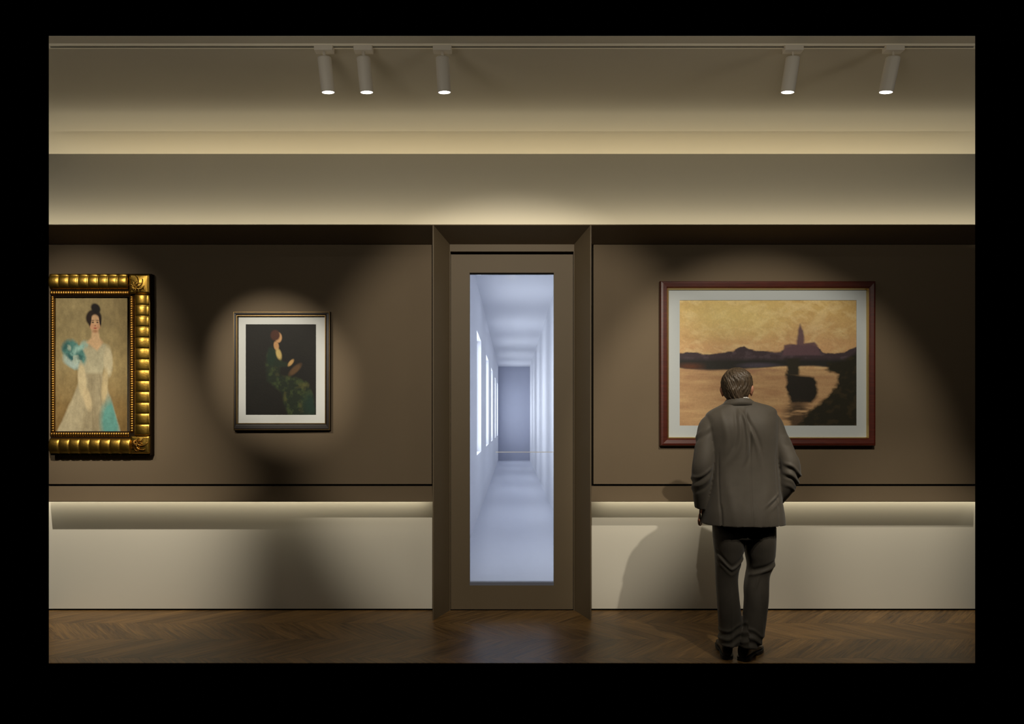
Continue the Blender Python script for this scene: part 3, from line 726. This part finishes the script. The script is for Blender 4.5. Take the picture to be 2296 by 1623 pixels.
def limb(bm, pts, n=24, m=6, e_=2.0):        # (x, y, z, ra, rb): sections square to the path
    q = smooth_path(pts, m); secs = []
    for i, p in enumerate(q):
        d = Vector(q[min(i+1, len(q)-1)][:3])-Vector(q[max(i-1, 0)][:3]); d.normalize()
        u = Vector((0, 1, 0)).cross(d); u = u.normalized() if u.length > 0.15 else Vector((1, 0, 0)); v = d.cross(u).normalized()
        secs.append((tuple(p[:3]), p[3], p[4], e_, u, v))
    loft(bm, secs, n)
def ball(bm, c, rx, ry, rz, rotz=0, sub=3):
    r_ = bmesh.ops.create_icosphere(bm, subdivisions=sub, radius=1)
    bmesh.ops.transform(bm, verts=r_['verts'], matrix=Matrix.Translation(c) @ Matrix.Rotation(rotz, 4, 'Z') @ Matrix.Diagonal((rx, ry, rz, 1)))
def fuse(name, bm, voxel, smooth_it, material, parent, disp=None, mask=None):
    """union of the overlapping lofts into one continuous surface, then the folds"""
    me = bpy.data.meshes.new(name); bmesh.ops.recalc_face_normals(bm, faces=bm.faces[:]); bm.to_mesh(me); bm.free()
    tmp = bpy.data.objects.new(name+'_tmp', me); COL.objects.link(tmp)
    r_ = tmp.modifiers.new('r', 'REMESH'); r_.mode = 'VOXEL'; r_.voxel_size = voxel
    if smooth_it: s_ = tmp.modifiers.new('s', 'SMOOTH'); s_.factor = 0.5; s_.iterations = smooth_it
    dg = bpy.context.evaluated_depsgraph_get(); ev = tmp.evaluated_get(dg)
    m2 = bpy.data.meshes.new_from_object(ev)
    bpy.data.objects.remove(tmp); bpy.data.meshes.remove(me)
    n = len(m2.vertices); co = np.empty(n*3); m2.vertices.foreach_get('co', co); co = co.reshape(-1, 3)
    no = np.empty(n*3); m2.vertices.foreach_get('normal', no); no = no.reshape(-1, 3)
    if disp is not None:
        co = co+no*disp(co[:, 0], co[:, 1], co[:, 2])[:, None]; m2.vertices.foreach_set('co', co.ravel())
    if mask is not None:
        keep = mask(co[:, 0], co[:, 1], co[:, 2]); b2 = bmesh.new(); b2.from_mesh(m2); b2.verts.ensure_lookup_table()
        bmesh.ops.delete(b2, geom=[v for v in b2.verts if not keep[v.index]], context='VERTS'); b2.to_mesh(m2); b2.free()
    m2.name = name; m2.polygons.foreach_set('use_smooth', [True]*len(m2.polygons))
    m2.materials.clear(); m2.materials.append(material); m2.update()
    o = bpy.data.objects.new(name, m2); COL.objects.link(o); o.parent = parent
    return o
G = lambda x, c, w_: np.exp(-((x-c)/w_)**2)

HX, HY = 0.008, 0.035; YAW = math.radians(-24)
def hrot(x, y):                       # head-local -> man-local, the head turned a little to his right
    c, s = math.cos(YAW), math.sin(YAW); return (HX+x*c-y*s, HY+x*s+y*c)
# ---- body, one continuous surface
bm = bmesh.new()
vloft(bm, [(0.035, 0, 0.82, 0.15, 0.10), (0.035, 0, 0.95, 0.155, 0.10), (0.035, 0, 1.10, 0.135, 0.09), (0.03, 0.0, 1.30, 0.16, 0.095), (0.025, 0.0, 1.41, 0.155, 0.08), (0.015, 0.01, 1.49, 0.10, 0.055), (0.01, 0.015, 1.545, 0.06, 0.05)])
vloft(bm, [(0.006, 0.012, 1.50, 0.062, 0.060), (0.004, 0.018, 1.58, 0.058, 0.060), (-0.004, 0.024, 1.64, 0.056, 0.062)])
for z0_, a_, b_, fy in ((0, 0, 0, 0),):
    secs = []
    for z_, hw, hd, fwd in ((1.535, .030, .035, .055), (1.545, .045, .055, .040), (1.57, .058, .078, .022), (1.60, .066, .088, .010), (1.64, .074, .094, .002), (1.68, .079, .097, 0), (1.72, .074, .090, -.002), (1.75, .056, .066, -.002), (1.768, .025, .03, 0)):
        x_, y_ = hrot(0, fwd)
        secs.append(((x_, y_, z_), hw, hd, 2.1, (math.cos(YAW), math.sin(YAW), 0), (-math.sin(YAW), math.cos(YAW), 0)))
    loft(bm, secs, 36)
nx_, ny_ = hrot(0, 0.100); ball(bm, (nx_, ny_, 1.640), 0.011, 0.020, 0.020, YAW)
nx_, ny_ = hrot(0, 0.106); ball(bm, (nx_, ny_, 1.628), 0.015, 0.013, 0.010, YAW)
nx_, ny_ = hrot(0, 0.086); ball(bm, (nx_, ny_, 1.596), 0.022, 0.012, 0.006, YAW); ball(bm, (nx_, ny_, 1.586), 0.019, 0.012, 0.006, YAW)
nx_, ny_ = hrot(0, 0.075); ball(bm, (nx_, ny_, 1.560), 0.020, 0.016, 0.014, YAW)
nx_, ny_ = hrot(0, 0.086); ball(bm, (nx_, ny_, 1.678), 0.045, 0.012, 0.008, YAW)
for s in (-1, 1):                     # ears: rim, bowl, lobe
    ex, ey = hrot(s*0.086, -0.008); ball(bm, (ex, ey, 1.640), 0.008, 0.017, 0.030, YAW+s*(-0.35))
    ex, ey = hrot(s*0.092, -0.016); ball(bm, (ex, ey, 1.648), 0.006, 0.012, 0.022, YAW+s*(-0.5))
    ex, ey = hrot(s*0.083, 0.000); ball(bm, (ex, ey, 1.614), 0.006, 0.009, 0.011, YAW)
# arms
LA = [(-0.135, 0.01, 1.435), (-0.215, -0.025, 1.17), (-0.218, 0.030, 0.925)]
RA = [(0.175, 0.01, 1.445), (0.292, -0.075, 1.185), (0.245, 0.060, 0.965)]
limb(bm, [LA[0]+(0.036, 0.036), (-0.188, 0.0, 1.32, 0.038, 0.038), LA[1]+(0.040, 0.040), (-0.222, 0.005, 1.05, 0.038, 0.038), LA[2]+(0.027, 0.024)])
limb(bm, [RA[0]+(0.036, 0.036), (0.245, -0.02, 1.32, 0.038, 0.038), RA[1]+(0.040, 0.040), (0.275, -0.01, 1.07, 0.038, 0.038), RA[2]+(0.027, 0.024)])
# left hand, hanging with the fingers bent forward
def hand(W, D, F, lat):
    """W wrist, D down-the-hand direction, F the way the fingers curl, lat across the knuckles (towards the thumb)"""
    W, D, F, lat = Vector(W), Vector(D).normalized(), Vector(F).normalized(), Vector(lat).normalized()
    def q(a_, b_, c_): return tuple(W+D*a_+F*b_+lat*c_)
    secs = []
    for a_, hw, hd in ((-0.02, .026, .019), (0.015, .031, .016), (0.045, .038, .014), (0.075, .040, .013), (0.090, .037, .010)):
        secs.append((q(a_, 0.003, 0), hw, hd, 2.3, lat, F))
    loft(bm, secs, 24)
    for c_, L_ in ((0.030, 0.072), (0.011, 0.080), (-0.009, 0.075), (-0.028, 0.060)):
        limb(bm, [q(0.070, 0, c_)+(0.0088, 0.0088), q(0.088, 0.002, c_*1.02)+(0.0088, 0.0088), q(0.088+L_*0.40, 0.012, c_*1.03)+(0.0083, 0.0083),
                  q(0.088+L_*0.66, 0.034, c_*1.0)+(0.0076, 0.0076), q(0.088+L_*0.70, 0.034+L_*0.32, c_*0.96)+(0.0062, 0.0062)], 12, 4)
    limb(bm, [q(0.012, 0.006, 0.022)+(0.012, 0.012), q(0.040, 0.022, 0.040)+(0.0115, 0.0115), q(0.068, 0.034, 0.046)+(0.0098, 0.0098), q(0.092, 0.042, 0.040)+(0.0075, 0.0075)], 12, 4)
hand((-0.218, 0.032, 0.925), (0.05, 0.40, -0.9), (0.55, 0.75, 0.3), (0.30, 0.8, 0.35))
hand((0.245, 0.062, 0.965), (-0.25, 0.35, -0.8), (-0.6, 0.5, 0.0), (0.1, 0.8, 0.3))
# legs under the trousers
LL = [(-0.045, 0.0, 0.86), (-0.058, 0.01, 0.50), (-0.045, 0.01, 0.10)]
limb(bm, [(-0.035, 0, 0.88, 0.085, 0.085), (-0.050, 0.0, 0.68, 0.068, 0.07), (-0.062, 0.012, 0.49, 0.050, 0.052), (-0.052, -0.008, 0.34, 0.050, 0.052), (-0.046, 0.0, 0.09, 0.034, 0.038)])
limb(bm, [(0.105, 0, 0.88, 0.085, 0.085), (0.132, 0.01, 0.66, 0.068, 0.07), (0.130, 0.022, 0.50, 0.050, 0.052), (0.108, -0.012, 0.34, 0.050, 0.052), (0.055, -0.035, 0.09, 0.034, 0.038)])
body = fuse('body', bm, 0.0042, 2, M['skin'], man)
for s in (-1, 1):
    bm = bmesh.new(); ex, ey = hrot(s*0.030, 0.083); ball(bm, (ex, ey, 1.660), 0.010, 0.010, 0.008); obj('eye', bm, M['eye'], body, True)

# ---- hair
bm = bmesh.new(); secs = []
for z_, a_, b_, oy in ((1.578, .034, .030, -.060), (1.590, .054, .045, -.050), (1.612, .071, .070, -.030), (1.640, .083, .096, -.010), (1.668, .0905, .104, 0), (1.695, .0915, .106, 0), (1.722, .086, .101, 0), (1.748, .070, .084, 0), (1.766, .050, .060, 0), (1.779, .022, .028, 0)):
    x_, y_ = hrot(0, oy); secs.append(((x_, y_, z_), a_, b_, 2.15, (math.cos(YAW), math.sin(YAW), 0), (-math.sin(YAW), math.cos(YAW), 0)))
loft(bm, secs, 40)
def hair_disp(x, y, z):
    a_ = np.arctan2(y-HY, x-HX)
    sw = a_+2.2*(z-1.70)
    return 0.0016*np.sin(sw*23+6*np.sin(z*40))+0.0013*np.sin(sw*51+9*z*10)+0.002*np.sin(sw*7+30*z)
def hair_keep(x, y, z):
    c, s = math.cos(-YAW), math.sin(-YAW); lx = (x-HX)*c-(y-HY)*s; ly = (x-HX)*s+(y-HY)*c
    face = (ly > 0.045) & (z < 1.715)
    side = (ly > -0.022) & (z < 1.668)
    return ~(face | side)
hair = fuse('hair', bm, 0.004, 2, M['hair'], body, hair_disp, hair_keep)

# ---- shirt collar
def ring_wall(bm, secs, thick, n=40):
    """an open band: outer sections then the same sections inset, closed at both ends"""
    rings = []
    for (cx, cy, z, a_, b_), k_ in [(s_, 0) for s_ in secs]+[(s_, 1) for s_ in secs[::-1]]:
        a2, b2 = a_-thick*k_, b_-thick*k_
        rings.append([bm.verts.new((cx+a2*math.cos(2*PI*i/n), cy+b2*math.sin(2*PI*i/n), z+0.010*math.sin(2*PI*i/n)*(-1))) for i in range(n)])
    m_ = len(rings)
    for j in range(m_):
        A, B = rings[j], rings[(j+1) % m_]
        for i in range(n): bm.faces.new((A[i], A[(i+1) % n], B[(i+1) % n], B[i]))
bm = bmesh.new(); ring_wall(bm, [(0.010, 0.012, 1.545, 0.078, 0.078), (0.008, 0.014, 1.570, 0.070, 0.072), (0.006, 0.016, 1.589, 0.066, 0.068)], 0.005)
obj('shirt_collar', bm, M['shirt'], body, True)

# ---- jacket
bm = bmesh.new()
vloft(bm, [(0.030, 0.0, 0.832, 0.248, 0.168), (0.032, 0.0, 0.90, 0.238, 0.160), (0.035, 0.0, 0.976, 0.225, 0.146), (0.035, 0.0, 1.06, 0.213, 0.134),
           (0.034, 0.0, 1.138, 0.207, 0.128), (0.030, 0.0, 1.22, 0.206, 0.127), (0.027, 0.0, 1.30, 0.208, 0.128), (0.024, 0.002, 1.38, 0.214, 0.128),
           (0.022, 0.004, 1.44, 0.216, 0.122), (0.022, 0.006, 1.485, 0.214, 0.106), (0.024, 0.008, 1.512, 0.206, 0.092), (0.024, 0.010, 1.535, 0.172, 0.082), (0.018, 0.012, 1.555, 0.118, 0.078), (0.012, 0.014, 1.570, 0.080, 0.074)], 2.5, 48)
# the right shoulder sits a little higher than the left
for v in bm.verts:
    if v.co.z > 1.40: v.co.z += 0.055*(v.co.x-0.02)*min(1, (v.co.z-1.40)/0.1)
limb(bm, [(-0.135, 0.010, 1.455, 0.055, 0.064), (-0.168, 0.012, 1.415, 0.064, 0.068), (-0.190, 0.0, 1.33, 0.063, 0.066), (-0.212, -0.022, 1.22, 0.063, 0.068), (-0.222, -0.024, 1.15, 0.062, 0.066),
          (-0.222, -0.008, 1.06, 0.057, 0.060), (-0.216, 0.012, 0.985, 0.049, 0.055), (-0.213, 0.026, 0.925, 0.040, 0.048)], 30, 5)
limb(bm, [(0.180, 0.010, 1.478, 0.055, 0.064), (0.212, 0.012, 1.432, 0.062, 0.068), (0.240, -0.008, 1.35, 0.060, 0.066), (0.274, -0.040, 1.25, 0.060, 0.064), (0.292, -0.060, 1.185, 0.060, 0.062),
          (0.292, -0.048, 1.11, 0.060, 0.060), (0.268, -0.008, 1.03, 0.052, 0.055), (0.246, 0.040, 0.965, 0.044, 0.048)], 30, 5)
def jacket_disp(x, y, z):
    back = np.clip(-y/0.06, 0, 1); d = np.zeros_like(x)
    torso = np.clip((0.215-np.abs(x-0.03))*25, 0, 1)*back
    up = np.clip((z-1.18)/0.12, 0, 1)*np.clip((1.54-z)/0.06, 0, 1)
    # V-shaped drapes between the shoulder blades, uneven
    wob = 0.012*np.sin(z*17+1.3)+0.008*np.sin(x*23+z*9)
    def fold(u, c, w_): return np.exp(-((u-c)/w_)**2)
    u = x+wob
    d += 1.35*torso*up*(0.0075*fold(u-0.10*(z-1.3), 0.0, 0.011)-0.0065*fold(u-0.10*(z-1.3), 0.022, 0.010)+0.006*fold(u+0.28*(z-1.3), 0.062, 0.014)
                   -0.005*fold(u+0.28*(z-1.3), 0.088, 0.012)+0.0045*fold(u-0.25*(z-1.3), -0.055, 0.016)-0.004*fold(u-0.25*(z-1.3), -0.082, 0.013)
                   +0.003*fold(u, -0.115, 0.014))
    # blades
    d += torso*0.008*(G(x, -0.08, 0.06)+G(x, 0.13, 0.07))*G(z, 1.40, 0.08)
    # waist and skirt: long soft folds
    lo = np.clip((1.22-z)/0.2, 0, 1)
    d += torso*lo*(0.005*fold(x+0.15*(z-0.9), -0.07, 0.025)+0.004*fold(x-0.2*(z-0.9), 0.10, 0.03)-0.003*fold(x, 0.0, 0.02))
    # centre seam, side seams, vent
    d -= torso*0.0045*G(x, 0.034, 0.005)*np.clip((1.5-z)*8, 0, 1)
    d -= torso*0.0040*(G(x, -0.142, 0.005)+G(x, 0.200, 0.005))*np.clip((1.30-z)*8, 0, 1)
    d -= torso*0.006*G(x, -0.138, 0.006)*np.clip((0.97-z)*25, 0, 1)
    # pocket creases on the right
    t = z-0.75*x
    d += torso*(0.006*fold(t, 0.865, 0.009)-0.005*fold(t, 0.845, 0.008)+0.004*fold(t, 0.815, 0.010))*G(x, 0.17, 0.05)*G(z, 0.99, 0.06)
    # sleeve creases, strongest at the bent right elbow
    sl = np.clip((x-0.235)*30, 0, 1); sr = np.clip((-0.165-x)*30, 0, 1)
    t = z+0.75*x-0.25*y+0.010*np.sin(x*60)
    d += sl*(0.007*fold(t, 1.42, 0.011)-0.008*fold(t, 1.395, 0.012)+0.006*fold(t, 1.365, 0.012)-0.006*fold(t, 1.34, 0.010)+0.004*fold(t, 1.29, 0.015)-0.003*fold(t, 1.53, 0.012)+0.003*fold(t, 1.57, 0.015))
    t = z-0.8*x+0.010*np.sin(y*50)
    d += sr*(0.005*fold(t, 1.33, 0.012)-0.005*fold(t, 1.305, 0.012)+0.004*fold(t, 1.27, 0.014)-0.003*fold(t, 1.23, 0.014)+0.004*fold(t, 1.56, 0.014)-0.004*fold(t, 1.53, 0.012))
    d += 0.0015*np.sin(x*31+4*z)*np.sin(z*27-x*13)*np.sin(y*25)
    return d
def jacket_keep(x, y, z): return z > 0.8355
jacket = fuse('jacket', bm, 0.0045, 6, M['suit'], body, jacket_disp)
bm = bmesh.new()
ring_wall(bm, [(0.020, 0.012, 1.538, 0.132, 0.084), (0.014, 0.013, 1.560, 0.098, 0.082), (0.009, 0.014, 1.578, 0.077, 0.078), (0.008, 0.015, 1.582, 0.072, 0.076)], 0.006)
for v in bm.verts: v.co.z += 0.05*(v.co.x-0.02)*max(0, (1.58-v.co.z)/0.05)
obj('lapel_collar', bm, M['suit'], jacket, True)

# ---- trousers
bm = bmesh.new()
vloft(bm, [(0.036, 0.0, 0.96, 0.165, 0.115), (0.036, 0.0, 0.86, 0.182, 0.112), (0.037, 0.0, 0.80, 0.186, 0.110), (0.038, 0.0, 0.745, 0.186, 0.104)], 2.4, 40)
def leg(rows):
    vloft(bm, rows, 2.15, 32, 4)
def pr(py, x0, x1, cy, b_): 
    c = ((x0+x1)/2-1655)/369.2; return (c, cy, (1480-py)/369.2, (x1-x0)/2/369.2, b_)
leg([pr(1180, 1600, 1668, 0, .102), pr(1215, 1602, 1670, 0, .098), pr(1240, 1605, 1666.5, .003, .090), pr(1270, 1607, 1660, .008, .082), pr(1300, 1608, 1656, .010, .074), pr(1340, 1609.5, 1657.5, .0, .074),
     pr(1370, 1611, 1660.5, -.004, .072), pr(1400, 1613, 1664, -.002, .070), pr(1425, 1614, 1663, .0, .070), pr(1444, 1612, 1658, .004, .074)])
leg([pr(1180, 1671, 1738, 0, .105), pr(1215, 1672, 1738.5, 0, .100), pr(1240, 1674, 1739, .008, .092), pr(1268, 1680, 1738, .018, .084), pr(1290, 1677, 1729, .020, .076), pr(1315, 1671.5, 1725, .008, .074),
     pr(1345, 1669.5, 1721, -.010, .073), pr(1375, 1665.5, 1716.5, -.022, .071), pr(1400, 1661.5, 1712.5, -.030, .070), pr(1422, 1654.5, 1707, -.034, .070), pr(1444, 1653, 1695, -.036, .066)])
def trouser_disp(x, y, z):
    d = np.zeros_like(x); bk = np.clip(-y/0.03, 0, 1)
    L_ = x < 0.035
    cl, cr = -0.06, 0.125
    q = z-1.5*np.abs(x-cl)**1.3*np.where(x > cl, 1.0, 1.6)
    d += np.where(L_, 0.006*G(q, 0.565, 0.009)-0.004*G(q, 0.585, 0.013)+0.003*G(q, 0.53, 0.012), 0)*bk
    q = z-0.40*(x-cr)
    d += np.where(~L_, 0.006*G(q, 0.545, 0.010)-0.006*G(q, 0.570, 0.014)+0.005*G(x-0.35*(z-0.5), 0.105, 0.008)*G(z, 0.49, 0.045), 0)*bk
    # breaks above the shoes
    q = z+np.where(L_, -0.5, 0.5)*(x-0.0)+0.006*np.sin(x*70)
    d += 0.0035*(G(q, 0.235, 0.010)-G(q, 0.215, 0.011))+0.0045*(G(q, 0.185, 0.011)-G(q, 0.160, 0.012))+0.004*G(q, 0.13, 0.010)
    d += 0.0015*np.sin(x*60+z*9)*bk
    # soft pressed crease down the back of each leg
    d += 0.003*(G(x, -0.055, 0.008)+G(x, 0.115, 0.008))*np.clip((0.5-z)*6, 0, 1)*bk
    return d
fuse('trousers', bm, 0.0048, 3, M['trouser'], body, trouser_disp)

# ---- shoes
def shoe(hx, hy, ang, lift=0.0):
    """heel point, heading measured from straight ahead (+y) towards +x"""
    d = Vector((math.sin(ang), math.cos(ang), 0)); u = Vector((math.cos(ang), -math.sin(ang), 0)); H_ = Vector((hx, hy, 0))
    bm = bmesh.new(); secs = []
    for t, hw, z1 in ((-0.004, .020, .060), (0.006, .031, .090), (0.03, .036, .104), (0.065, .037, .104), (0.10, .037, .092), (0.14, .041, .076), (0.19, .049, .060), (0.23, .048, .049), (0.262, .038, .042), (0.285, .020, .034), (0.292, .006, .028)):
        zb = 0.018; secs.append((H_+d*t+Vector((0, 0, (z1+zb)/2)), hw, (z1-zb)/2, 2.5, u, Vector((0, 0, 1))))
    loft(bm, secs, 24)
    o = obj('shoe', bm, M['shoe'], man, True); s_ = o.modifiers.new('s', 'SUBSURF'); s_.levels = 1; s_.render_levels = 2
    bm = bmesh.new(); out = []
    for t, hw in ((-0.008, .018), (0.0, .030), (0.03, .038), (0.07, .038), (0.11, .036), (0.15, .043), (0.19, .052), (0.23, .051), (0.265, .040), (0.290, .020), (0.298, .004)): out.append((t, hw))
    pts = [H_+d*t+u*w_ for t, w_ in out]+[H_+d*t-u*w_ for t, w_ in out[::-1]]
    A = [bm.verts.new(p+Vector((0, 0, .012 if (p-H_).dot(d) > .08 else .012))) for p in pts]; B = [bm.verts.new(p+Vector((0, 0, .022))) for p in pts]
    n = len(pts)
    for i in range(n): bm.faces.new((A[i], A[(i+1) % n], B[(i+1) % n], B[i]))
    bm.faces.new(A[::-1]); bm.faces.new(B)
    # forefoot tread down to the floor and the heel block
    def slab(t0, t1, k_):
        sel = [(t, w_) for t, w_ in out if t0 <= t <= t1]
        pp = [H_+d*t+u*w_*k_ for t, w_ in sel]+[H_+d*t-u*w_*k_ for t, w_ in sel[::-1]]
        a_ = [bm.verts.new(p+Vector((0, 0, 0.0))) for p in pp]; b_ = [bm.verts.new(p+Vector((0, 0, .013))) for p in pp]; m_ = len(pp)
        for i in range(m_): bm.faces.new((a_[i], a_[(i+1) % m_], b_[(i+1) % m_], b_[i]))
        bm.faces.new(a_[::-1]); bm.faces.new(b_)
    slab(-0.01, 0.075, 0.97); slab(0.145, 0.27, 0.97)
    obj('sole', bm, M['sole'], o)
    return o
shoe(-0.060, 0.005, math.radians(12))
shoe(0.020, -0.020, math.radians(40))
